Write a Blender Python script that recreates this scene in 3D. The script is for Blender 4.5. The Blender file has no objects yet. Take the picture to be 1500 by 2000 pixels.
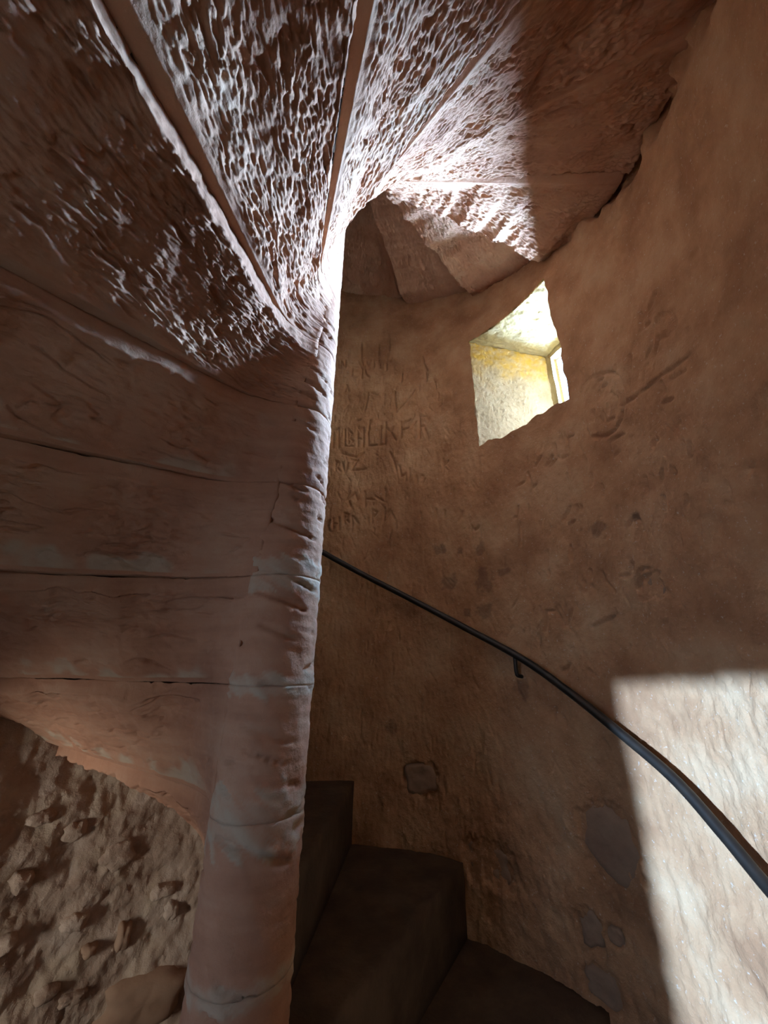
import bpy, math
import numpy as np
from mathutils import Matrix, Vector

# ------------------------------------------------------------------ basic measures (metres)
ZC = 1.82            # eye height above the tread the photographer stands on
D = 0.849            # eye to newel axis
R = 0.995            # inner radius of the stair turret
RN = 0.0785          # newel radius
H = 0.20             # rise of a step
DTH = 24.2           # going of a step, degrees
TH0 = -24.0          # joint angle of step 0
Z0 = 0.759           # bed height of step 0 above the eye
LEAD = 7.5           # riser stands this far in front of the soffit joint
LIP = 0.045; RHO = 0.13
JOFF = {2: 2.0, 1: 1.5, 0: -3.5, -1: -9.0, -2: -3.5, -5: 4.5}      # the steps are not quite even
BAND = 0.042
RO = R + 0.40        # outer face of the turret wall

sc = bpy.context.scene
COL = sc.collection

# ------------------------------------------------------------------ camera
def make_camera():
    f, pit, roll, az = 748.0, 0.3747, 0.011, 0.2566
    right = Vector((math.cos(az), -math.sin(az), 0))
    fh = Vector((math.sin(az), math.cos(az), 0))
    fwd = fh * math.cos(pit) + Vector((0, 0, math.sin(pit)))
    up = -fh * math.sin(pit) + Vector((0, 0, math.cos(pit)))
    cx = right * math.cos(roll) + up * math.sin(roll)
    cy = -right * math.sin(roll) + up * math.cos(roll)
    m = Matrix((cx, cy, -fwd)).transposed().to_4x4()
    m.translation = (0, -D, ZC)
    cd = bpy.data.cameras.new('camera')
    cd.sensor_fit = 'HORIZONTAL'; cd.sensor_width = 36.0; cd.lens = 36.0 * f / 1500.0
    cd.clip_start = 0.01
    co = bpy.data.objects.new('camera', cd)
    co.matrix_world = m
    COL.objects.link(co); sc.camera = co
make_camera()

# ------------------------------------------------------------------ sky, sun, exposure
SKY = (0.56, 0.82, 1.25); SKY_STRENGTH = 6.5
SUN = (0.45, 0.82, 1.42); SUN_STRENGTH = 12.5
DAY = (0.43, 0.82, 1.42); DAY_POWER = 6200.0     # area lamp standing in for daylight outside window_1
WEST = (0.88, 0.88, 0.82); WEST_POWER = 95.0  # fill lamp added beyond the left slit for rubble and soffit
w = bpy.data.worlds.new('sky'); sc.world = w; w.use_nodes = True
bg = w.node_tree.nodes['Background']
bg.inputs[0].default_value = (*SKY, 1); bg.inputs[1].default_value = SKY_STRENGTH
sd = bpy.data.lights.new('sun', 'SUN'); sd.energy = SUN_STRENGTH; sd.color = SUN; sd.angle = math.radians(1.7)
so = bpy.data.objects.new('sun', sd); COL.objects.link(so)
SUN_EL = math.radians(5.6); SUN_XY = (0.917, 0.399)
sdir = Vector((SUN_XY[0] * math.cos(SUN_EL), SUN_XY[1] * math.cos(SUN_EL), -math.sin(SUN_EL)))   # the way the light travels
so.rotation_euler = sdir.to_track_quat('-Z', 'Y').to_euler()
so.location = (-4, -1.2, ZC + 1)
def outside_glow(name, loc, aim, sx, sy, col, power):            # area lamp added outside a window opening
    dd = bpy.data.lights.new(name, 'AREA'); dd.shape = 'RECTANGLE'; dd.size = sx; dd.size_y = sy; dd.color = col; dd.energy = power
    do = bpy.data.objects.new(name, dd); COL.objects.link(do); do.location = loc
    do.rotation_euler = (Vector(aim) - Vector(loc)).to_track_quat('-Z', 'Y').to_euler()
outside_glow('daylight_stand_in_east', (1.93, 1.00, ZC + 1.92), (0.9, 0.35, ZC + 1.86), 1.25, 2.45, DAY, DAY_POWER)
outside_glow('fill_west', (-1.62, -0.62, ZC - 0.60), (-1.0, 0.27, ZC - 0.60), 0.55, 0.9, WEST, WEST_POWER)
sc.view_settings.view_transform = 'Standard'; sc.view_settings.look = 'None'
sc.view_settings.gamma = 1.0; sc.view_settings.use_curve_mapping = False
sc.view_settings.exposure = -0.18
sc.cycles.max_bounces = 16; sc.cycles.diffuse_bounces = 14
sc.cycles.sample_clamp_indirect = 8.0
sc.cycles.caustics_reflective = False; sc.cycles.caustics_refractive = False

# ------------------------------------------------------------------ numpy noise
_rng = np.random.RandomState(7)
_perm = _rng.permutation(512); _perm = np.concatenate([_perm, _perm])
_ang = _rng.rand(512) * 2 * math.pi
_gx, _gy = np.cos(_ang), np.sin(_ang)
def perlin(x, y):
    x = np.asarray(x, float); y = np.asarray(y, float)
    xi = np.floor(x).astype(int); yi = np.floor(y).astype(int)
    xf = x - xi; yf = y - yi
    u = xf * xf * xf * (xf * (xf * 6 - 15) + 10); v = yf * yf * yf * (yf * (yf * 6 - 15) + 10)
    def g(ix, iy, dx, dy):
        h = _perm[_perm[ix & 511] + (iy & 511)]
        return _gx[h] * dx + _gy[h] * dy
    a = g(xi, yi, xf, yf); b = g(xi + 1, yi, xf - 1, yf)
    c = g(xi, yi + 1, xf, yf - 1); d = g(xi + 1, yi + 1, xf - 1, yf - 1)
    return ((a + (b - a) * u) + ((c + (d - c) * u) - (a + (b - a) * u)) * v) * 1.5
def fbm(x, y, n=4, gain=0.5):
    s = 0; a = 1.0
    for i in range(n):
        s = s + a * perlin(x + 17.3 * i, y - 9.1 * i); a *= gain; x = x * 2.03; y = y * 2.03
    return s
def sstep(a, b, x):
    t = np.clip((x - a) / (b - a), 0, 1); return t * t * (3 - 2 * t)

# ------------------------------------------------------------------ mesh helpers
def cyl(r, deg, z):
    t = np.radians(deg)
    return np.stack([r * np.sin(t), -r * np.cos(t), z + ZC + 0 * t], -1)
def grid_normals(P):
    n = np.cross(np.gradient(P, axis=0), np.gradient(P, axis=1))
    return n / (np.linalg.norm(n, axis=-1, keepdims=True) + 1e-12)
def grid_faces(nu, nv, wrap_u=False, wrap_v=False, flip=False, mask=None, base=0):
    iu = np.arange(nu if wrap_u else nu - 1); iv = np.arange(nv if wrap_v else nv - 1)
    I, J = np.meshgrid(iu, iv, indexing='ij')
    I2 = (I + 1) % nu; J2 = (J + 1) % nv
    F = np.stack([I * nv + J, I2 * nv + J, I2 * nv + J2, I * nv + J2], -1)
    if mask is not None: F = F[mask]
    F = F.reshape(-1, 4)
    if flip: F = F[:, ::-1]
    return F + base
def mesh_obj(name, V, F, mat=None, parent=None, smooth=True, attrs=None, ngons=None):
    V = np.asarray(V, np.float32).reshape(-1, 3); F = np.asarray(F, np.int32)
    me = bpy.data.meshes.new(name)
    me.vertices.add(len(V)); me.vertices.foreach_set('co', V.ravel())
    n = F.shape[1]
    loops = F.ravel(); starts = np.arange(len(F)) * n; tot = np.full(len(F), n)
    if ngons:
        for g in ngons:
            starts = np.append(starts, len(loops)); tot = np.append(tot, len(g)); loops = np.append(loops, g)
    me.loops.add(len(loops)); me.loops.foreach_set('vertex_index', loops.astype(np.int32))
    me.polygons.add(len(starts)); me.polygons.foreach_set('loop_start', starts.astype(np.int32))
    me.polygons.foreach_set('loop_total', tot.astype(np.int32))
    me.update(calc_edges=True)
    me.polygons.foreach_set('use_smooth', np.full(len(starts), smooth))
    for k, a in (attrs or {}).items():
        at = me.attributes.new(k, 'FLOAT', 'POINT'); at.data.foreach_set('value', np.asarray(a, np.float32).ravel())
    me.validate()
    if mat: me.materials.append(mat)
    o = bpy.data.objects.new(name, me); COL.objects.link(o)
    if parent: o.parent = parent
    return o
def join_parts(parts):
    V = []; F = []; b = 0
    for v, f in parts:
        v = np.asarray(v).reshape(-1, 3); V.append(v); F.append(np.asarray(f) + b); b += len(v)
    return np.concatenate(V), np.concatenate(F)
def empty(name, loc=(0, 0, 0)):
    o = bpy.data.objects.new(name, None); o.empty_display_size = 0.1
    o.location = loc; COL.objects.link(o); return o
def adopt(o, parent):
    o.parent = parent; o.matrix_parent_inverse = Matrix.Translation(-parent.location)
def tag(o, label, cat=None, kind=None, group=None):
    o['label'] = label
    if cat: o['category'] = cat
    if kind: o['kind'] = kind
    if group: o['group'] = group
    return o

# ------------------------------------------------------------------ materials
ALB = 0.74
def stone_mat(name, c1, c2, c3, scale=6.0, fleck=0.0, bump=0.35, grain=140.0, mortar=(0.60, 0.45, 0.31), stain=(0.10, 0.05, 0.04), strata=0.0, rough=0.92):
    c1, c2, c3, mortar, stain = [tuple(x * ALB for x in c) for c in (c1, c2, c3, mortar, stain)]
    m = bpy.data.materials.new(name); m.use_nodes = True
    nt = m.node_tree; N = nt.nodes; L = nt.links
    b = N['Principled BSDF']; b.inputs['Roughness'].default_value = rough
    b.inputs['Specular IOR Level'].default_value = 0.25
    tc = N.new('ShaderNodeTexCoord')
    n1 = N.new('ShaderNodeTexNoise'); n1.inputs['Scale'].default_value = scale; n1.inputs['Detail'].default_value = 6; n1.inputs['Roughness'].default_value = 0.62
    L.new(tc.outputs['Object'], n1.inputs['Vector'])
    src = n1.outputs['Fac']
    if strata:
        mp = N.new('ShaderNodeMapping'); mp.inputs['Scale'].default_value = (3, 3, 26)
        n4 = N.new('ShaderNodeTexNoise'); n4.inputs['Scale'].default_value = 1.5; n4.inputs['Detail'].default_value = 4
        L.new(tc.outputs['Object'], mp.inputs['Vector']); L.new(mp.outputs[0], n4.inputs['Vector'])
        mx = N.new('ShaderNodeMix'); mx.inputs[0].default_value = strata
        L.new(src, mx.inputs[2]); L.new(n4.outputs['Fac'], mx.inputs[3]); src = mx.outputs[0]
    rp = N.new('ShaderNodeValToRGB')
    rp.color_ramp.elements[0].position = 0.34; rp.color_ramp.elements[0].color = (*c1, 1)
    rp.color_ramp.elements[1].position = 0.68; rp.color_ramp.elements[1].color = (*c3, 1)
    e = rp.color_ramp.elements.new(0.5); e.color = (*c2, 1)
    L.new(src, rp.inputs[0]); col = rp.outputs[0]
    def mix(fac, ca, cb):
        x = N.new('ShaderNodeMix'); x.data_type = 'RGBA'
        L.new(fac, x.inputs[0]); L.new(ca, x.inputs[6]); x.inputs[7].default_value = (*cb, 1)
        return x.outputs[2]
    n2 = N.new('ShaderNodeTexNoise'); n2.inputs['Scale'].default_value = grain; n2.inputs['Detail'].default_value = 3; n2.inputs['Roughness'].default_value = 0.7
    L.new(tc.outputs['Object'], n2.inputs['Vector'])
    if fleck:
        r2 = N.new('ShaderNodeMapRange'); r2.inputs[1].default_value = 0.62; r2.inputs[2].default_value = 0.74; r2.inputs[4].default_value = fleck
        L.new(n2.outputs['Fac'], r2.inputs[0]); col = mix(r2.outputs[0], col, (0.62, 0.52, 0.42))
    for an, cc in (('mortar', mortar), ('stain', stain)):
        a = N.new('ShaderNodeAttribute'); a.attribute_name = an
        col = mix(a.outputs['Fac'], col, cc)
    L.new(col, b.inputs['Base Color'])
    n3 = N.new('ShaderNodeTexNoise'); n3.inputs['Scale'].default_value = 45; n3.inputs['Detail'].default_value = 5; n3.inputs['Roughness'].default_value = 0.6
    L.new(tc.outputs['Object'], n3.inputs['Vector'])
    ad = N.new('ShaderNodeMath'); ad.operation = 'MULTIPLY_ADD'; ad.inputs[1].default_value = 0.3
    L.new(n2.outputs['Fac'], ad.inputs[0]); L.new(n3.outputs['Fac'], ad.inputs[2])
    bp = N.new('ShaderNodeBump'); bp.inputs['Strength'].default_value = bump; bp.inputs['Distance'].default_value = 0.008
    L.new(ad.outputs[0], bp.inputs['Height']); L.new(bp.outputs[0], b.inputs['Normal'])
    return m
M = {}
M['step'] = stone_mat('step_sandstone', (0.44, 0.195, 0.11), (0.58, 0.285, 0.165), (0.66, 0.38, 0.235), 5, 0.10, strata=0.35)
M['wall'] = stone_mat('wall_sandstone', (0.43, 0.20, 0.095), (0.58, 0.295, 0.145), (0.69, 0.405, 0.22), 5.5, 0.60, 0.8, 105)
M['rubble'] = stone_mat('rubble_plaster', (0.36, 0.235, 0.16), (0.50, 0.35, 0.25), (0.62, 0.47, 0.36), 8, 0.40, 0.7, 90)
M['patch'] = stone_mat('bare_wall_stone', (0.33, 0.19, 0.12), (0.40, 0.24, 0.15), (0.46, 0.29, 0.19), 5, 0.03, 0.25)
M['jamb'] = stone_mat('pale_jamb_stone', (0.36, 0.25, 0.16), (0.46, 0.335, 0.225), (0.54, 0.405, 0.285), 9, 0.10, 0.9, 120, stain=(0.52, 0.29, 0.05))
M['lintel'] = stone_mat('ochre_lintel_stone', (0.28, 0.18, 0.07), (0.34, 0.225, 0.095), (0.39, 0.27, 0.13), 9, 0.08, 0.6, 120, stain=(0.62, 0.40, 0.10))
M['outer'] = stone_mat('outer_masonry', (0.40, 0.26, 0.17), (0.5, 0.34, 0.23), (0.55, 0.40, 0.28), 3)
M['tread'] = stone_mat('shaded_tread', (0.07, 0.038, 0.022), (0.10, 0.056, 0.033), (0.15, 0.088, 0.052), 6, 0.02, 0.3)  # stone colour darkened to carry the shade on treads and risers
def iron_mat():
    m = bpy.data.materials.new('worn_black_iron'); m.use_nodes = True
    nt = m.node_tree; N = nt.nodes; L = nt.links; b = N['Principled BSDF']
    tc = N.new('ShaderNodeTexCoord'); n = N.new('ShaderNodeTexNoise'); n.inputs['Scale'].default_value = 30; n.inputs['Detail'].default_value = 5
    L.new(tc.outputs['Object'], n.inputs['Vector'])
    rp = N.new('ShaderNodeValToRGB'); rp.color_ramp.elements[0].color = (0.012, 0.009, 0.008, 1); rp.color_ramp.elements[1].color = (0.05, 0.035, 0.025, 1)
    L.new(n.outputs['Fac'], rp.inputs[0]); L.new(rp.outputs[0], b.inputs['Base Color'])
    b.inputs['Metallic'].default_value = 0.5; b.inputs['Roughness'].default_value = 0.42
    return m
M['iron'] = iron_mat()

# ------------------------------------------------------------------ carved writing and scratches: polylines of (angle, height)
STROKES = [[(169.23,1.6832),(169.08,1.6335)],
[(168.34,1.6344),(168.49,1.6841),(166.79,1.6357),(166.84,1.6856)],
[(165.34,1.6662),(162.03,1.6656)],
[(164.35,1.6455),(164.4,1.5653)],
[(164.34,1.641),(162.2,1.6448)],
[(164.49,1.6007),(162.53,1.6047)],
[(164.4,1.5653),(162.85,1.565)],
[(162.49,1.6859),(160.91,1.6214),(161.01,1.5594)],
[(160.09,1.6205),(159.62,1.5888),(158.36,1.5649)],
[(161.25,1.6896),(160.32,1.6387),(159.56,1.6785),(158.66,1.6365),(158.11,1.6853)],
[(157.05,1.6787),(157.0,1.6335)],
[(156.01,1.6764),(153.7,1.672)],
[(154.96,1.6738),(154.92,1.6287)],
[(153.49,1.6696),(151.4,1.6643)],
[(152.65,1.6669),(152.54,1.6084)],
[(161.69,1.816),(161.46,1.6943)],
[(155.28,1.8043),(155.3,1.7296)],
[(151.89,1.8692),(151.63,1.7456)],
[(139.91,1.6334),(139.58,1.5834),(138.64,1.5302)],
[(139.06,1.5245),(138.97,1.4614)],
[(166.44,1.4652),(165.95,1.504),(165.05,1.4656)],
[(158.6,1.4532),(159.1,1.3868),(159.78,1.322)],
[(157.79,1.452),(155.36,1.439)],
[(149.72,1.4396),(149.52,1.3647),(149.12,1.299)],
[(143.27,1.4201),(145.73,1.3664),(148.92,1.3143)],
[(130.5,1.3371),(130.38,1.2601),(130.47,1.1795)],
[(130.55,1.3221),(129.57,1.322)],
[(147.25,1.5573),(147.47,1.5067)],
[(169.47,1.297),(169.22,1.2573)],
[(169.15,1.0877),(169.27,1.2022),(167.78,1.2113),(167.4,1.089)],
[(165.73,1.2045),(165.57,1.1049)],
[(164.79,1.2126),(164.35,1.1126)],
[(164.77,1.2047),(163.38,1.1814),(164.27,1.1583),(163.08,1.1353),(164.33,1.1051)],
[(165.56,1.1011),(163.0,1.1012)],
[(161.68,1.1964),(161.49,1.1007)],
[(161.59,1.15),(159.87,1.1489)],
[(159.88,1.2185),(159.78,1.0996)],
[(157.93,1.2637),(158.4,1.1859),(158.08,1.1017),(155.42,1.0981)],
[(154.3,1.2182),(154.35,1.0963)],
[(152.64,1.238),(152.76,1.1081)],
[(152.76,1.1007),(154.66,1.0968)],
[(152.62,1.2068),(150.87,1.1717),(149.33,1.1147)],
[(150.1,1.2003),(151.25,1.165)],
[(147.77,1.2316),(147.61,1.1245)],
[(147.77,1.2161),(144.64,1.2353)],
[(147.59,1.1734),(145.46,1.1849)],
[(144.3,1.188),(142.92,1.2126)],
[(141.71,1.2454),(141.71,1.1029)],
[(141.51,1.2445),(139.58,1.2348),(138.87,1.2008),(139.88,1.1759),(141.42,1.1757)],
[(140.27,1.1703),(139.09,1.084)],
[(162.61,1.2676),(161.06,1.2708)],
[(167.93,1.0001),(167.84,0.9498)],
[(167.95,1.0038),(166.81,0.9935),(167.66,0.9714),(166.29,0.9434)],
[(166.08,0.9974),(164.99,0.9367),(164.23,0.9942)],
[(163.17,1.0159),(161.31,1.0154),(163.2,0.951),(158.6,0.9559)],
[(166.24,1.0524),(161.34,1.03),(159.52,1.0584)],
[(151.22,1.0456),(150.08,0.9996),(148.97,0.9193)],
[(148.23,0.9524),(147.69,0.8887),(146.22,0.9055),(146.24,0.8646)],
[(145.09,0.9299),(145.16,0.855)],
[(142.94,0.8822),(142.88,0.8418)],
[(141.67,0.8815),(140.77,0.8751),(141.34,0.8569),(141.67,0.8815)],
[(140.43,0.8572),(141.38,0.8305)],
[(134.59,0.944),(134.6,0.8773)],
[(133.18,0.927),(134.51,0.9067),(133.69,0.8798)],
[(163.67,0.7781),(161.62,0.8183),(160.82,0.7776)],
[(163.49,0.7781),(162.88,0.7448)],
[(158.75,0.8237),(158.44,0.7431)],
[(158.5,0.783),(155.8,0.774)],
[(155.47,0.7937),(152.21,0.7563)],
[(152.61,0.8303),(152.57,0.7701)],
[(168.58,0.6651),(169.27,0.6455),(168.74,0.6141),(168.04,0.6082)],
[(167.74,0.6719),(167.57,0.621)],
[(167.65,0.6464),(166.04,0.6501)],
[(166.03,0.6791),(165.73,0.6153)],
[(164.53,0.7053),(164.2,0.6473)],
[(164.53,0.7053),(163.29,0.6989),(164.1,0.6729),(163.0,0.6537)],
[(162.21,0.6858),(162.09,0.6345)],
[(161.86,0.6857),(160.2,0.6468)],
[(157.45,0.6773),(157.32,0.639)],
[(156.28,0.7218),(156.36,0.651)],
[(156.27,0.7185),(154.84,0.7074),(155.7,0.6824)],
[(152.55,0.7241),(152.86,0.6539)],
[(152.86,0.6476),(150.77,0.7022),(149.35,0.6492),(149.36,0.6118)],
[(151.12,0.7156),(152.18,0.6913)],
[(128.12,0.5312),(127.78,0.5693),(127.07,0.5444),(125.67,0.5616),(125.7,0.5231)],
[(137.42,0.6841),(137.53,0.6356)],
[(141.97,0.6782),(142.04,0.635)],
[(135.02,0.6704),(135.13,0.6345)],
[(130.13,0.6471),(130.25,0.6182)],
[(123.85,0.8952),(124.36,0.8197)],
[(123.85,0.8952),(122.38,0.8914)],
[(120.86,0.8756),(122.06,0.841),(121.75,0.8251)],
[(111.06,0.8038),(111.69,0.7507)],
[(107.54,0.7786),(109.29,0.7486)],
[(104.81,0.7587),(106.59,0.7247)],
[(103.87,0.7447),(105.92,0.7194)],
[(103.62,0.8033),(103.92,0.7571),(102.95,0.7308),(101.13,0.7354)],
[(100.67,0.8237),(100.84,0.7771),(101.12,0.7208),(101.29,0.6593)],
[(100.37,0.8025),(98.96,0.8003)],
[(102.12,0.8414),(101.32,0.8303),(101.93,0.8087)],
[(111.43,0.7362),(111.09,0.6901),(111.09,0.6474)],
[(110.99,0.6589),(109.45,0.6699)],
[(114.56,0.6939),(112.65,0.7006)],
[(101.98,0.6591),(102.34,0.6114),(101.96,0.5703)],
[(102.56,0.5313),(104.47,0.492)],
[(103.09,0.4688),(102.05,0.4759)],
[(100.83,0.5257),(100.9,0.5053)],
[(99.93,0.5199),(100.01,0.4998)],
[(114.89,0.5314),(115.48,0.4418)],
[(114.88,0.603),(115.36,0.5633),(116.1,0.5609)],
[(97.02,0.6896),(97.24,0.6587),(97.94,0.5895)],
[(96.48,0.6148),(96.82,0.5757)],
[(94.66,0.559),(95.09,0.5224)],
[(103.97,0.3891),(104.18,0.3357)],
[(109.11,0.3899),(109.63,0.3349)],
[(95.4,0.4046),(95.28,0.3811),(95.06,0.3551)],
[(91.28,0.3905),(90.53,0.4124),(89.19,0.4084),(88.88,0.3765),(89.87,0.3484)],
[(92.0,0.2793),(92.59,0.2487),(94.59,0.2495)],
[(91.74,0.21),(91.12,0.2475),(90.35,0.2586),(88.78,0.2526)],
[(112.01,0.111),(111.42,0.1762),(109.58,0.1756)],
[(109.22,0.182),(107.99,0.1251)],
[(108.38,0.1899),(107.61,0.1336)],
[(107.05,0.1874),(107.55,0.1246)],
[(105.88,0.1716),(107.41,0.1244)],
[(98.39,0.2775),(98.31,0.2509),(96.74,0.2121)],
[(102.11,0.258),(102.38,0.2226)],
[(100.86,0.2409),(100.52,0.2222)],
[(100.7,0.2901),(100.88,0.2634)],
[(102.12,0.1137),(99.49,0.1268),(98.0,0.1387)],
[(109.46,0.3191),(109.69,0.2946)],
[(95.54,0.7884),(95.6,0.8557),(94.77,0.9196),(93.74,0.949),(92.34,0.9567),(90.49,0.9516),(88.29,0.9297),(86.13,0.9),(85.75,0.8771),(85.67,0.8279),(85.95,0.7849),(86.44,0.7636),(87.47,0.7351),(89.22,0.7142),(91.8,0.7144),(95.14,0.7494),(95.54,0.7884)],
[(89.06,0.9204),(91.06,0.9124),(92.61,0.8916)],
[(89.44,0.9157),(90.4,0.8931),(90.83,0.8532)],
[(88.61,0.8886),(89.82,0.8903)],
[(87.81,0.8429),(87.2,0.806)],
[(92.54,0.8295),(93.28,0.7982)],
[(90.8,0.8034),(91.09,0.7633)],
[(90.28,0.7587),(88.86,0.7562)],
[(86.13,0.9),(85.53,0.9181)],
[(82.19,0.9089),(83.36,0.8512),(84.36,0.8189)],
[(86.56,0.7742),(82.4,0.7687),(77.82,0.7633),(72.88,0.7469)],
[(76.33,0.7325),(73.73,0.7209)],
[(74.83,0.932),(72.41,0.8967)],
[(74.9,0.9288),(75.99,0.8855),(77.46,0.8353)],
[(72.41,0.8844),(73.17,0.8513)],
[(75.88,0.8701),(74.35,0.8491)],
[(76.52,0.9228),(77.7,0.8798),(79.67,0.8537)],
[(73.68,1.0116),(74.89,0.9991),(76.4,0.9867)],
[(77.94,1.0028),(78.21,0.9738),(78.33,0.9521)],
[(76.89,0.9485),(78.99,0.9498)],
[(79.69,0.6694),(79.62,0.6208),(79.29,0.5749)],
[(78.15,0.7471),(78.12,0.7094)],
[(78.9,0.6834),(77.23,0.6771)],
[(91.16,0.6892),(87.73,0.6841)],
[(91.22,0.6852),(91.72,0.6224)],
[(90.58,0.6339),(89.57,0.6372)],
[(82.71,0.5766),(82.35,0.5964),(81.6,0.5962)],
[(76.86,0.5374),(77.09,0.5046),(77.61,0.4958)],
[(77.91,0.5487),(78.25,0.5091)],
[(75.24,0.4726),(76.33,0.417)],
[(73.88,0.4853),(73.75,0.458)],
[(73.61,0.388),(73.69,0.3586),(74.17,0.3328)],
[(85.84,0.512),(86.16,0.4646)],
[(84.44,0.5077),(84.76,0.4688)],
[(82.53,0.5059),(83.08,0.4736)],
[(80.8,0.4975),(80.5,0.4768)],
[(79.72,0.408),(80.08,0.384)],
[(83.5,0.4334),(83.82,0.3966)],
[(65.79,0.5195),(66.16,0.4912),(66.46,0.4654)],
[(63.83,0.5256),(64.15,0.5007),(64.73,0.4734)],
[(70.21,0.4085),(70.85,0.3823)],
[(70.02,0.4009),(69.85,0.385),(69.01,0.4)],
[(112.32,-0.1332),(112.94,-0.1554),(112.72,-0.1761)],
[(111.12,-0.1583),(110.65,-0.1722),(110.82,-0.19)],
[(113.73,0.0985),(114.09,0.057)],
[(104.1,-0.2076),(103.15,-0.2336)],
[(109.52,-0.019),(108.06,0.0003)],
[(108.27,0.0003),(108.92,-0.0219)],
[(104.71,-0.0142),(103.51,-0.0315)]]
def carve_field(TH, Z, strokes, depth, width):
    """depth field (>0 = cut in) on the wall grid TH(deg), Z"""
    out = np.zeros_like(TH); th1 = TH[:, 0]; z1 = Z[0, :]
    for i, pl in enumerate(strokes):
        dp = depth[i]; wd = width[i]
        for (a, za), (b, zb) in zip(pl[:-1], pl[1:]):
            mg = 3.2 * wd; mgd = math.degrees(mg / R)
            i0, i1 = np.searchsorted(th1, [min(a, b) - mgd, max(a, b) + mgd]); j0, j1 = np.searchsorted(z1, [min(za, zb) - mg, max(za, zb) + mg])
            if i1 <= i0 or j1 <= j0: continue
            X = np.radians(TH[i0:i1, j0:j1]) * R; Y = Z[i0:i1, j0:j1]
            ax, bx = math.radians(a) * R, math.radians(b) * R
            dx, dy = bx - ax, zb - za; L2 = dx * dx + dy * dy + 1e-9
            t = np.clip(((X - ax) * dx + (Y - za) * dy) / L2, 0, 1)
            d = np.hypot(X - ax - t * dx, Y - za - t * dy)
            out[i0:i1, j0:j1] = np.maximum(out[i0:i1, j0:j1], dp * np.exp(-(d / wd) ** 2) * (0.65 + 0.35 * np.sin(math.pi * t)))
    return out
def blob(TH, Z, th, z, w, h, rough=0.35, seed=0.0, soft=0.12):
    X = np.radians(TH - th) * R / (w / 2); Y = (Z - z) / (h / 2)
    d = (np.abs(X) ** 2.6 + np.abs(Y) ** 2.6) ** (1 / 2.6) + rough * fbm(np.radians(TH) * R * 30 + seed, Z * 30, 3)
    return 1 - sstep(1 - soft, 1 + soft, d)

# ------------------------------------------------------------------ windows: data shared by walls, shell and embrasures
WIN1 = dict(tl=123.7, tr=97.6, zb=0.955, zt=1.592)         # edges of the opening on the inner wall (degrees, heights)
UNSEEN_WIN = dict(tl=-20.0, tr=-52.6, zb=-0.76, zt=0.135)
FILL_WIN = dict(tl=-74.0, tr=-119.0, zb=-0.98, zt=-0.34)  # unseen opening added to let fill light onto the rubble
# plan corners of the embrasure at the outer face
W1_OUT_L = np.array([1.276, 0.522]); W1_OUT_R = np.array([1.325, 0.265])

def spaced(*segs):
    """segs: (start, end, step) ... -> one increasing array"""
    out = []
    for a, b, s in segs:
        n = max(1, int(round((b - a) / s))); out.append(np.linspace(a, b, n, endpoint=False))
    out.append([segs[-1][1]]); return np.concatenate(out)

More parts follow.
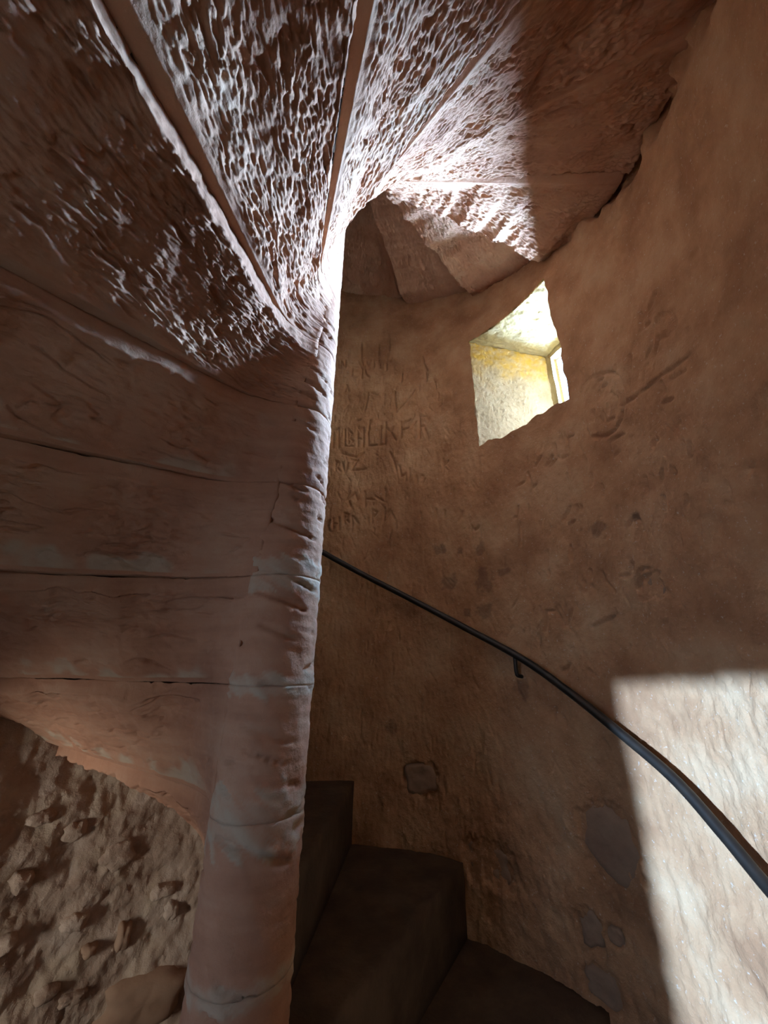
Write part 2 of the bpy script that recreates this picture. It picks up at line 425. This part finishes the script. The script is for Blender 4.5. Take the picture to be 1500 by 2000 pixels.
STAINS = [(135.1, 0.333, .075, .075), (125.7, 0.326, .085, .12), (136.8, 0.486, .07, .05), (126.3, 0.461, .05, .06), (126.3, 0.202, .09, .06), (130.9, 0.201, .035, .03),
          (120.4, 0.345, .08, .03), (118.9, -0.075, .06, .08), (131.3, .47, .03, .03), (97.5, .42, .06, .07), (89.5, .41, .03, .03), (150.5, -.25, .05, .06)]
PATCHES = [(143.9, -0.416, .127, .108), (129.9, -0.626, .174, .118), (106.1, -0.467, .162, .172), (111.8, -0.686, .069, .085), (107.9, -0.672, .045, .04), (111.2, -0.797, .103, .075), (89.6, .205, .075, .07)]
def build_wall(name, th, zz, mat, style, holes=(), seed=0.0):
    TH, Z = np.meshgrid(th, zz, indexing='ij')
    msk = np.ones((len(th) - 1, len(zz) - 1), bool)
    for hole in holes:
        a, b = sorted((hole['tl'], hole['tr']))
        inz = sstep(.12, .0, np.maximum(hole['zb'] - Z, Z - hole['zt'])); int_ = sstep(8, 0, np.maximum(a - TH, TH - b))
        for tb in (a, b):                                        # uneven, chipped edges of the opening
            TH = TH + inz * math.degrees(1 / R) * 0.010 * fbm(Z * 11 + tb, Z * 0 + 3.3, 2) * np.exp(-((TH - tb) / 4.0) ** 2)
        for zb in (hole['zb'], hole['zt']):
            amp = 0.020 if zb == hole['zb'] else 0.010
            Z = Z + int_ * amp * fbm(TH * 0.22, TH * 0 + zb * 7, 2) * np.exp(-((Z - zb) / 0.06) ** 2)
        tc = 0.5 * (th[1:] + th[:-1]); zc = 0.5 * (zz[1:] + zz[:-1])
        TT, ZZ = np.meshgrid(tc, zc, indexing='ij')
        msk &= ~((TT > a) & (TT < b) & (ZZ > hole['zb']) & (ZZ < hole['zt']))
    X = np.radians(TH) * R + seed
    d = 0.012 * fbm(X * 2.2, Z * 1.8, 3) + 0.0035 * fbm(X * 11, Z * 8, 3)
    att = {}
    if style == 'right':
        d = d + 0.0022 * fbm(X * 55, Z * 24, 3)
        d = d + 0.0030 * np.minimum(0, fbm(X * 34, Z * 13, 2) + 0.25)
        up = sstep(0.75, 1.15, Z) * (1 - sstep(96, 108, TH))       # long vertical hollows in the upper right
        d = d + up * 0.007 * np.minimum(0.1, fbm(X * 16, Z * 4.5, 3))
        rng = np.random.RandomState(5)
        rs = []; rd = []; rw = []
        for i in range(800):
            t0 = rng.uniform(70, 176); z0 = rng.uniform(-0.35, 1.45); ln = rng.uniform(.012, .06); a = rng.normal(0, .35)
            rs.append([(t0, z0), (t0 + math.degrees(ln * math.sin(a) / R), z0 + ln * math.cos(a))]); rd.append(rng.uniform(.002, .006)); rw.append(rng.uniform(.0025, .0045))
        c = carve_field(TH * 1.0, Z * 1.0, rs, rd, rw)
        c = np.maximum(c, carve_field(TH, Z, STROKES, [0.0135] * len(STROKES), [0.0060] * len(STROKES)))
        d = d - c
        st = np.zeros_like(TH)
        for i, s in enumerate(STAINS): st = np.maximum(st, blob(TH, Z, s[0], s[1], s[2] * .85, s[3] * .85, rough=0.55, seed=i * 3.7, soft=0.3))
        att['stain'] = st * 0.42
        for i, s in enumerate(PATCHES):
            d = d - 0.010 * blob(TH, Z, s[0], s[1], s[2] * 1.1, s[3] * 1.1, rough=0.3, seed=i * 5.1, soft=0.07)
        low = sstep(-0.25, -0.6, Z)                                # rougher, lumpier footing
        d = d + low * 0.010 * fbm(X * 9, Z * 7 + 4, 4)
        # ragged pocket where the soffit meets the wall
        zs = Z0 + (TH - TH0) / DTH * H
        gap = np.exp(-((Z - zs + 0.01) / 0.05) ** 2) * sstep(100, 80, TH) * np.clip(0.55 + 0.9 * fbm(X * 7, Z * 3, 3), 0, 1.2)
        d = d - 0.10 * gap
    elif style == 'left':
        n = fbm(X * 7, Z * 7, 4, 0.5)
        d = d + 0.014 * n + 0.006 * np.minimum(0, fbm(X * 20, Z * 20, 3)) + 0.0025 * fbm(X * 45, Z * 45, 2)
        pm = sstep(0.15, 0.55, fbm(X * 6 + 4, Z * 6, 3) + 0.2)
        att['mortar'] = 0.55 * pm
    for hole in holes:
        a, b = sorted((hole['tl'], hole['tr']))
        dx = np.maximum(np.maximum(a - TH, TH - b), 0) * math.radians(1) * R; dz = np.maximum(np.maximum(hole['zb'] - Z, Z - hole['zt']), 0)
        m = np.exp(-(np.hypot(dx, dz) / 0.05) ** 2); d = d * (1 - m) + 0.006 * m; q_ = sstep(.16, .10, np.hypot(dx, dz)); d = d * (1 - q_) + np.maximum(d, .001) * q_
    P = cyl(R - d, TH, Z)
    F = grid_faces(len(th), len(zz), mask=msk, flip=True)
    o = mesh_obj(name, P, F, mat, attrs=att)
    return o

ZLO, ZHI = -2.75, 4.25
th_r = spaced((38, 76, .42), (76, WIN1['tr'], .205), (WIN1['tr'], WIN1['tl'], .205), (WIN1['tl'], 174, .205), (174, 183, .5))
z_r = spaced((ZLO, -1.2, .15), (-1.2, -.1, .0058), (-.1, WIN1['zb'], .0037), (WIN1['zb'], WIN1['zt'], .0042), (WIN1['zt'], 2.55, .0062), (2.55, ZHI, .17))
wr = build_wall('wall_right', th_r, z_r, M['wall'], 'right', [WIN1])
tag(wr, 'curved red sandstone turret wall scratched with carved names and pierced by a window', 'wall', 'structure')
th_l = spaced((-182, FILL_WIN['tr'], .34), (FILL_WIN['tr'], FILL_WIN['tl'], .5), (FILL_WIN['tl'], UNSEEN_WIN['tr'], .9), (UNSEEN_WIN['tr'], UNSEEN_WIN['tl'], .9), (UNSEEN_WIN['tl'], -15, .9))
z_l = spaced((ZLO, -1.5, .12), (-1.5, FILL_WIN['zb'], .0065), (FILL_WIN['zb'], UNSEEN_WIN['zb'], .0065), (UNSEEN_WIN['zb'], FILL_WIN['zt'], .0065), (FILL_WIN['zt'], UNSEEN_WIN['zt'], .0065), (UNSEEN_WIN['zt'], ZHI, .08))
wl = build_wall('wall_left', th_l, z_l, M['rubble'], 'left', [UNSEEN_WIN, FILL_WIN], seed=40)
tag(wl, 'rough rubble and plaster turret wall left behind the newel', 'wall', 'structure')
wb = build_wall('wall_back', spaced((-16, 39, 1.0)), spaced((ZLO, ZHI, .02)), M['wall'], 'back', seed=80)
tag(wb, 'curved red sandstone turret wall close behind the viewer', 'wall', 'structure')

# ------------------------------------------------------------------ embrasures
def slab_quad(name, c00, c10, c11, c01, nu, nv, out_dir, mat, parent, amp=0.004, thick=0.06, seed=0.0, stain=None, freq=(45, 45)):
    """rough rectangular stone face between four corners (u: inside -> outside), given depth along out_dir"""
    u, v = np.meshgrid(np.linspace(0, 1, nu), np.linspace(0, 1, nv), indexing='ij')
    c00, c10, c11, c01 = [np.asarray(c, float) for c in (c00, c10, c11, c01)]
    P = (c00 * ((1 - u) * (1 - v))[..., None] + c10 * (u * (1 - v))[..., None] + c11 * (u * v)[..., None] + c01 * ((1 - u) * v)[..., None])
    rr = np.hypot(P[..., 0], P[..., 1]); sc_ = np.where(rr < R + .003, (R + .003) / np.maximum(rr, .01), 1.0)      # never stands proud of the curved wall
    P[..., 0] *= sc_; P[..., 1] *= sc_
    lu = np.linalg.norm(c10 - c00); lv = np.linalg.norm(c01 - c00)
    a, b = u * lu + seed, v * lv
    d = amp * (fbm(a * freq[0], b * freq[1], 3) * 0.8 + 1.1 * np.minimum(0, fbm(a * freq[0] * 1.7, b * freq[1] * 1.7, 2) + 0.1)) + 0.006 * fbm(a * 7, b * 7, 2)
    od = np.asarray(out_dir, float); od = od / np.linalg.norm(od)
    P1 = P - od * d[..., None]; P2 = P + od * thick
    n = nu * nv; V = np.concatenate([P1.reshape(-1, 3), P2.reshape(-1, 3)])
    fl = np.dot(np.cross(c10 - c00, c01 - c00), od) > 0
    F = [grid_faces(nu, nv, flip=fl), grid_faces(nu, nv, flip=not fl, base=n)]
    idx = np.arange(n).reshape(nu, nv)
    for e in (idx[0, :], idx[-1, :], idx[:, 0], idx[:, -1]):
        F.append(np.stack([e[:-1], e[1:], e[1:] + n, e[:-1] + n], -1))
    att = {}
    if stain is not None:
        s = stain(u, v, a, b); att['stain'] = np.concatenate([s.ravel(), s.ravel()])
    return mesh_obj(name, V, np.concatenate(F), mat, parent, attrs=att)
def p3(xy, z): return np.array([xy[0], xy[1], z + ZC])
def wallpt(deg, r=R): t = math.radians(deg); return np.array([r * math.sin(t), -r * math.cos(t)])
def embrasure(name, W, oL, oR, zt_out, zb_out, slit, mats, label, seed, lamp=None):
    e = empty(name, tuple(p3(wallpt((W['tl'] + W['tr']) / 2), W['zb'])))
    tag(e, label, 'window', 'structure')
    g = 0.006                                                     # the wall plaster laps over the reveal
    iL = wallpt(W['tl'] + math.degrees(g / R), R - 0.002); iR = wallpt(W['tr'] - math.degrees(g / R), R - 0.002)
    zt, zb = W['zt'] + g, W['zb'] - 0.032
    ax = (oL + oR) / 2 - (iL + iR) / 2; ax = ax / np.linalg.norm(ax); lat = (iL - iR) / np.linalg.norm(iL - iR)
    up = np.array([0, 0, 1.0]); lat3 = np.array([lat[0], lat[1], 0])
    ochre = lambda u, v, a, b: sstep(0.62, 0.92, v + 0.12 * fbm(a * 9, b * 9, 3)) * np.clip(0.75 + 0.5 * fbm(a * 30, b * 30, 2), 0, 1)
    pt = []
    def jamb(i, o, dr, s):
        k = 2 if name == 'window_1' else 1                        # the reveal is laid in courses
        cut = [0.0, 1.0]
        for q in range(len(cut) - 1):
            za0, za1 = zb + (zt - zb) * cut[q], zb + (zt - zb) * cut[q + 1]
            zo0, zo1 = zb_out + (zt_out - zb_out) * cut[q], zb_out + (zt_out - zb_out) * cut[q + 1]
            pt.append(slab_quad('jamb_stone', p3(i, za0), p3(o, zo0), p3(o, zo1), p3(i, za1), 100, 130, dr, mats[0], None, seed=s + q, stain=ochre))
    jamb(iL, oL, lat3, seed); jamb(iR, oR, -lat3, seed + 5)
    ex = lat * 0.012
    pt.append(slab_quad('lintel', p3(iL + ex, zt), p3(oL + ex, zt_out), p3(oR - ex, zt_out), p3(iR - ex, zt), 90, 90, up, mats[1], None, seed=seed + 9, freq=(22, 60)))
    pt.append(slab_quad('sill', p3(iL + ex, zb), p3(oL + ex, zb_out), p3(oR - ex, zb_out), p3(iR - ex, zb), 40, 40, -up, mats[0], None, seed=seed + 13))
    # outer frame stones leaving the slit open
    lo = (oL - oR); wl_ = np.linalg.norm(lo); lo = lo / wl_
    nrm = np.array([-lo[1], lo[0]]); nrm = nrm if np.dot(nrm, ax) > 0 else -nrm
    n3 = np.array([nrm[0], nrm[1], 0])
    sl, sr, st_, sb = slit
    A, B = oL - lo * sl, oR + lo * sr
    zs_t, zs_b = zt_out - st_, zb_out + sb
    E2 = 0.10
    back = nrm * -0.012
    for nm, a, b, z0, z1 in (('slit_jamb', oL + lo * E2, A, zb_out - E2, zt_out + E2), ('slit_jamb', B, oR - lo * E2, zb_out - E2, zt_out + E2),
                             ('slit_lintel', A + lo * .01, B - lo * .01, zs_t, zt_out + E2), ('slit_sill', A + lo * .01, B - lo * .01, zb_out - E2, zs_b)):
        pt.append(slab_quad(nm, p3(a + back, z0), p3(b + back, z0), p3(b + back, z1), p3(a + back, z1), 24, 40, n3, mats[1], None, amp=0.002, thick=0.05, seed=seed + 20))
    for o in pt: adopt(o, e)
    # light portal in the slit: lets the renderer find the daylight
    ld = bpy.data.lights.new(name + '_daylight', 'AREA'); ld.shape = 'RECTANGLE'
    c = (A + B) / 2 + nrm * 0.07
    ld.size = np.linalg.norm(A - B) + 0.06; ld.size_y = zs_t - zs_b + 0.06; ld.cycles.is_portal = lamp is None
    if lamp: ld.color = lamp[0]; ld.energy = lamp[1]
    lo_ = bpy.data.objects.new(name + '_daylight', ld); COL.objects.link(lo_)
    lo_.matrix_world = Matrix((Vector((lo[0], lo[1], 0)), Vector((0, 0, 1)), Vector((lo[1], -lo[0], 0)) )).transposed().to_4x4()
    zaxis = Vector((lo[1], -lo[0], 0))
    if zaxis.dot(Vector((nrm[0], nrm[1], 0))) < 0:
        lo_.matrix_world = Matrix((Vector((-lo[0], -lo[1], 0)), Vector((0, 0, 1)), Vector((-lo[1], lo[0], 0)))).transposed().to_4x4()
    lo_.location = (c[0], c[1], (zs_t + zs_b) / 2 + ZC)
    return e, A, B, zs_t, zs_b
embrasure('window_1', WIN1, W1_OUT_L, W1_OUT_R, 1.575, 0.93, (0.03, 0.005, 0.03, 0.0), (M['jamb'], M['lintel']),
          'splayed window embrasure with pale ochre stone reveal and bright slit', 0.0)
sd2 = np.array(SUN_XY)
w2l = wallpt(UNSEEN_WIN['tl'] + 3, R) - sd2 * 1.0; w2r = wallpt(UNSEEN_WIN['tr'] - 3, R) - sd2 * 1.0  # tunnel stretched along the sun's path to keep sky light off the steps
mid = (w2l + w2r) / 2; pr = np.array([-sd2[1], sd2[0]])
w2l = mid + pr * np.dot(w2l - mid, pr); w2r = mid + pr * np.dot(w2r - mid, pr)
embrasure('unseen_window', UNSEEN_WIN, w2l, w2r, 0.33, -0.72, (0.01, 0.01, 0.01, 0.01), (M['outer'], M['outer']),
          'unseen tall window opening beside the viewer, deepened to hold back sky light', 60.0)
embrasure('fill_window', FILL_WIN, wallpt(-76, 1.37), wallpt(-87, 1.37), -0.40, -0.92, (0.01, 0.03, 0.05, 0.05), (M['jamb'], M['lintel']),
          'unseen splayed slit added left of the newel to light the rubble wall', 90.0)

# ------------------------------------------------------------------ outer masonry, floor, top
def build_shell():
    th = np.arange(-180, 181, 3.0); zz = np.arange(ZLO - .1, ZHI + .15, .06)
    TH, Z = np.meshgrid(th, zz, indexing='ij')
    tc = th[:-1] + 1.5; zc = zz[:-1] + .03
    TT, ZZ = np.meshgrid(tc, zc, indexing='ij')
    h1 = (TT > 99) & (TT < 114.0) & (ZZ > .90) & (ZZ < 1.68)
    h2 = (TT > -63) & (TT < -15) & (ZZ > -.84) & (ZZ < .36)
    h3 = (TT > -87) & (TT < -69) & (ZZ > -.95) & (ZZ < -.38)
    return mesh_obj('wall_outer', cyl(RO + 0.06, TH, Z), grid_faces(len(th), len(zz), mask=~(h1 | h2 | h3)), M['outer'])
tag(build_shell(), 'outer masonry face of the round stair turret', 'wall', 'structure')
def disc(name, z0, z1, label):
    n = 64; t = np.linspace(0, 360, n, endpoint=False)
    V = np.concatenate([cyl(RO + .1, t, z0 + 0 * t), cyl(RO + .1, t, z1 + 0 * t)])
    F = np.stack([np.arange(n), (np.arange(n) + 1) % n, (np.arange(n) + 1) % n + n, np.arange(n) + n], -1)
    o = mesh_obj(name, V, F, M['outer'], smooth=False, ngons=[np.arange(n)[::-1], np.arange(n) + n])
    tag(o, label, name, 'structure')
disc('floor', ZLO - .2, ZLO + .02, 'dark stone floor at the foot of the stair turret')
disc('ceiling', ZHI - .02, ZHI + .2, 'stone cap closing the top of the stair turret')

# ------------------------------------------------------------------ bare stones showing in the walls
def wall_stone(parent, th, z, w, h, proud, mat, seed, rough=0.22, power=2.6, dome=0.6):
    n, rings = 28, 7
    a = np.linspace(0, 2 * math.pi, n, endpoint=False)
    ca, sa = np.cos(a), np.sin(a)
    rad = 1 / (np.abs(ca) ** power + np.abs(sa) ** power) ** (1 / power) * (1 + rough * fbm(ca * 1.3 + seed, sa * 1.3 + seed * .7, 3))
    q = np.linspace(1, 0.06, rings)
    X = (w / 2) * (q[:, None] * rad * ca); Y = (h / 2) * (q[:, None] * rad * sa)
    hgt = proud * (1 - dome * q[:, None] ** 3) + 0.004 * fbm(X * 30 + seed, Y * 30, 3)
    hgt[0] = -0.02
    P = cyl(R - hgt, th + np.degrees(X / R), z + Y)
    F = grid_faces(rings, n, wrap_v=True, flip=True)
    return mesh_obj('stone', P, F, mat, parent, ngons=[np.arange(n) + (rings - 1) * n])
for i, s in enumerate(PATCHES):
    wall_stone(wr, *s, -0.0055, M['patch'], 11.0 + i * 2.3, dome=0.0)
for i, (t, z, ww, hh, pr_) in enumerate([(-163.2, -0.979, .26, .146, .035), (-153.0, -0.813, .045, .036, .028), (-158.0, -0.81, .045, .075, .026), (-163.3, -0.722, .075, .042, .026),
        (-148.2, -0.875, .062, .036, .026), (-165.6, -0.78, .05, .055, .022), (-141.0, -0.441, .07, .042, .026), (-152.0, -0.91, .07, .034, .024),
        (-140.5, -0.588, .06, .055, .026), (-154.5, -0.594, .10, .085, .022), (-149.8, -0.731, .075, .05, .028), (-140.9, -0.724, .05, .04, .026), (-146.5, -.50, .07, .06, .02)]):
    wall_stone(wl, t, z, ww, hh, pr_, M['patch'] if i in (0, 1, 2) else M['rubble'], 31.0 + i * 1.9, rough=0.3)

# ------------------------------------------------------------------ the spiral stair
stair = empty('spiral_staircase', (0, 0, ZLO + ZC + .02))
tag(stair, 'red sandstone spiral staircase winding round a slender newel, its tooled underside fanning overhead', 'staircase')
COLLAR = {-3: 1.0, -4: .5, -5: 1.15, -6: .35, -7: .2, -2: .1}
def build_step(k):
    th = TH0 + k * DTH + JOFF.get(k, 0); DTH_ = TH0 + (k + 1) * DTH + JOFF.get(k + 1, 0) - th; z0 = Z0 + k * H
    lead_k = LEAD + JOFF.get(k, 0) 
    hi = -6 <= k <= 9
    r = spaced((0.05, RN - .001, .012), (RN - .001, .084, .0009), (.084, .105, .0021), (0.105, 0.16, .004), (0.16, 0.55, .0030 if -2 < k < 6 else .0046), (0.55, R + .03, .0036 if -2 < k < 6 else .0052)) if hi else spaced((0.05, R + .03, .05))
    nr = len(r); RR = r[None, :]
    rho = {0: .16, -1: .20, -2: .26}.get(k, RHO if k > 0 else .32)
    K = np.clip((r ** 2 + (RN + rho) ** 2 - rho ** 2) / (2 * r) / (RN + rho), -1, 1)
    gam = math.asin(rho / (RN + rho)); rt = math.sqrt(RN ** 2 + 2 * RN * rho)
    dl = np.where(r >= rt, 0, gam - np.arccos(K)); dl = np.degrees(np.where(r <= RN, gam, dl))      # soffit sweeps tangentially into the newel
    lip_k = {3: .03, 4: .12, 5: .10, 6: .10, 7: .09, 8: .09}.get(k, LIP)
    lead = np.full(nr, max(2.0, lead_k))
    bw = np.minimum(np.degrees(BAND / r), 0.10 * DTH_)
    seq = []                                              # rows: (angle, z, rough weight, mortar)
    def row(a, z, wgt, m=0.0): seq.append((np.broadcast_to(a, (nr,)), np.broadcast_to(z, (nr,)), wgt, m))
    row(-lead, H, .2)
    for s in np.linspace(0, 1, 6)[1:]: row(-lead, H * (1 - s), .2)
    nb, ns, nl = ((9, 150, 13) if -2 < k < 6 else (7, 96, 9)) if hi else (2, 8, 2)
    row(dl - 0.3, 0.0, 0)
    for s in np.linspace(0, 1, nb): row(dl + bw * s, 0.0, .22, .6)
    lipr = lip_k * (0.8 + 0.25 * fbm(r * 9 + k * 3.1, r * 0 + k, 3))
    ss = np.linspace(0, 1, ns)[1:]
    for s in ss:
        prof = s + 0.10 * math.sin(math.pi * s)             # dished, slightly hollow soffit
        row(dl + bw + (DTH_ - bw) * s, (H - lipr) * prof, 1.0 * min(1, s * 12), 0.0)
    for s in np.linspace(0, 1, nl)[1:]: row(dl + DTH_, H - lipr * (1 - s), .55, 0)
    for s in np.linspace(1, 0, 14 if not hi else 8)[1:-1]: row(-lead + (DTH_ + lead) * s, H, .15)
    A = np.stack([q[0] for q in seq]); Zr = np.stack([q[1] for q in seq]); W = np.array([q[2] for q in seq])[:, None]; MO = np.array([q[3] for q in seq])[:, None]
    P = cyl(RR + 0 * A, th + A, z0 + Zr)
    Pw = np.concatenate([P[-1:], P, P[:1]]); N = grid_normals(Pw)[1:-1]
    phi = np.radians(A - dl - DTH_ / 2)
    x = RR * np.cos(phi) + k * 3.7; y = RR * np.sin(phi) + Zr * 0.8 + k * 1.3
    if hi:
        calm = 1.0 if k >= -1 else 0.55
        wx = 0.012 * perlin(x * 14, y * 14); wy = 0.010 * perlin(x * 14 + 50, y * 14)
        a1 = fbm((x + wx) * 48, (y + wy) * 88, 3, 0.62)
        a2 = perlin((x - wx) * 62, (y + wy) * 120 + 7)
        if k <= -2: a1 = fbm((x + wx) * 40, (y + wy) * 44, 4, 0.6); a2 = perlin(x * 60 + 4 * wx, y * 66 + 7)
        big = fbm(x * 5, y * 6, 3)
        mod = 0.55 + 0.45 * sstep(-.3, .5, fbm(x * 8 + 2, y * 9, 2))
        d = calm * mod * (0.0052 * a1 + 0.0055 * np.minimum(0, a2 + 0.05) - 0.009 * sstep(0.40, 0.75, fbm(x * 16 + 9, y * 30, 2))) + 0.010 * big
        if k <= -1:
            d = d - 0.006 * sstep(0.07, 0.0, np.abs(fbm(x * 5 + 3, y * 14, 3))) * sstep(-.05, .25, fbm(x * 4, y * 5 + 8, 2))      # long bedding cracks
    else:
        d = 0.004 * fbm(x * 8, y * 8, 3)
    sgn = -1.0 if np.mean(N[len(seq) // 2, :, 2]) > 0 else 1.0
    fade = sstep(RN - .01, RN + .04, RR)
    P = P + sgn * N * (d * W * (0.35 + 0.65 * fade))[..., None]
    mo = np.clip(MO * (0.5 + 0.8 * fbm(x * 12, y * 12, 3)), 0, 1) * (0.6 if k <= -1 else 0.0) * sstep(.12, .3, RR)
    if k <= -2:
        mo = np.maximum(mo, 0.85 * sstep(.30, .0, np.abs(A - dl - bw) / 9 + 0.5 * fbm(x * 9, y * 9, 3)) * (W > .5) * sstep(.1, .2, RR))
    n = len(seq)
    F = grid_faces(n, nr, wrap_u=True, flip=(sgn < 0))
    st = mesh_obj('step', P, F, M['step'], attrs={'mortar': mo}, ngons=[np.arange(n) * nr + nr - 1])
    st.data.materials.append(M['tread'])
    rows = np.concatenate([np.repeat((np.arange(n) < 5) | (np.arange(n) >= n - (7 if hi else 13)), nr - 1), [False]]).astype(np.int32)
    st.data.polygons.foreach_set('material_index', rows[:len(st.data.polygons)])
    adopt(st, stair)
    # the newel drum cut from the same block
    dh = -8 <= k <= 4
    t = np.linspace(0, 360, 120 if dh else 24, endpoint=False); zz = np.linspace(0, 1, 44 if dh else 4)
    TT, SS = np.meshgrid(t, zz, indexing='ij')
    ZD = z0 + SS * H
    edge = np.minimum(SS, 1 - SS) * H
    ct, s_ = np.cos(np.radians(TT)) * RN, np.sin(np.radians(TT)) * RN
    nz = fbm(ct * 30 + ZD * 9, s_ * 30 + ZD * 22, 3)
    rr = RN + 0.0016 * nz - 0.003 * np.exp(-(edge / .004) ** 2) + 0.0014 * fbm(ct * 14 + 3, ZD * 70 + s_ * 6, 3)
    rr = rr - 0.008 * sstep(.42, .7, fbm(ct * 16 + k, ZD * 48 + s_ * 16, 2))
    w0 = COLLAR.get(k, .12); w1 = COLLAR.get(k + 1, .12)
    nn = fbm(ct * 34 + 7, s_ * 34 + ZD * 46, 4)
    m0 = sstep(.004, -.006, SS * H - 0.036 * w0 - 0.02 * nn * w0 - .002) if w0 > .15 else 0 * SS
    m1 = sstep(.004, -.006, (1 - SS) * H - 0.030 * w1 - 0.02 * nn * w1 - .002) if w1 > .15 else 0 * SS
    rr = rr + 0.003 * np.exp(-(edge / .004) ** 2) * np.maximum(m0, m1) * .8; mort = np.maximum(m0, m1) * np.clip(0.62 + 0.5 * nn, .25, .9); rr = rr + 0.002 * mort
    Pd = cyl(rr, TT, ZD)
    nt_, nz_ = TT.shape
    dr = mesh_obj('newel_drum', Pd, grid_faces(nt_, nz_, wrap_u=True), M['step'], attrs={'mortar': mort},
                  ngons=[(np.arange(nt_) * nz_)[::-1], np.arange(nt_) * nz_ + nz_ - 1])
    dr.parent = st
for k in range(-17, 13): build_step(k)

# ------------------------------------------------------------------ handrail
def tube(pts, rad, n=14, cap=True):
    pts = np.asarray(pts, float); m = len(pts)
    T = np.gradient(pts, axis=0); T /= np.linalg.norm(T, axis=1, keepdims=True)
    up = np.array([0.0, 0, 1]); V = []
    prev = np.cross(T[0], up)
    if np.linalg.norm(prev) < .1: prev = np.array([1.0, 0, 0])
    for i in range(m):
        a = prev - T[i] * np.dot(prev, T[i]); a /= np.linalg.norm(a); prev = a
        b = np.cross(T[i], a); q = np.linspace(0, 2 * math.pi, n, endpoint=False)
        rr = rad if np.isscalar(rad) else rad[i]
        V.append(pts[i] + rr * (np.cos(q)[:, None] * a + np.sin(q)[:, None] * b))
    F = grid_faces(m, n, wrap_v=True, flip=True)
    return np.concatenate(V), F, [np.arange(n), (np.arange(n) + (m - 1) * n)[::-1]]
def catmull(P, per=10):
    P = np.asarray(P, float); P = np.concatenate([[2 * P[0] - P[1]], P, [2 * P[-1] - P[-2]]]); out = []
    for i in range(1, len(P) - 2):
        for t in np.linspace(0, 1, per, endpoint=False):
            a, b, c, d = P[i - 1:i + 3]
            out.append(.5 * (2 * b + (c - a) * t + (2 * a - 5 * b + 4 * c - d) * t * t + (3 * b - a - 3 * c + d) * t ** 3))
    out.append(P[-2]); return np.array(out)
rail_pts = [(205, .815, .955), (190, .677, .955), (174.4, .53, .955), (170.6, .495, .955), (159.1, .391, .955), (144.5, .262, .955), (130.8, .138, .955), (117.3, .02, .955), (107.8, -.079, .955),
            (98.9, -.172, .95), (91.0, -.248, .945), (85.0, -.325, .94), (80.2, -.384, .935), (70, -.47, .93), (58, -.56, .93)]
RP = catmull(np.array([cyl(r_, t_, np.float64(z_)) for t_, z_, r_ in rail_pts]), 12)
hr = empty('handrail', tuple(cyl(np.float64(.93), 117.5, np.float64(-.9))))
tag(hr, 'thin black iron handrail curving up along the turret wall', 'handrail')
V, F, ng = tube(RP, 0.0128, 16); adopt(mesh_obj('rail', V, F, M['iron'], ngons=ng), hr)
def bracket(t, z):
    p = [cyl(np.float64(.955), t, np.float64(z - .004)), cyl(np.float64(.955), t + .05, np.float64(z - .045)), cyl(np.float64(.957), t + .05, np.float64(z - .058)), cyl(np.float64(.964), t, np.float64(z - .066)), cyl(np.float64(R + .02), t - .2, np.float64(z - .072))]
    V, F, ng = tube(catmull(np.array(p), 6), 0.0068, 10)
    o = mesh_obj('bracket', V, F, M['iron'], ngons=ng); adopt(o, hr)
    q = np.array([cyl(np.float64(R - .004), t - .2, np.float64(z - .072)), cyl(np.float64(R + .012), t - .2, np.float64(z - .072))])
    V, F, ng = tube(q, 0.013, 12); o2 = mesh_obj('wall_socket', V, F, M['iron'], ngons=ng); adopt(o2, hr)
for t, z in ((118.7, .028), (62, -.48), (188, .648)): bracket(t, z)
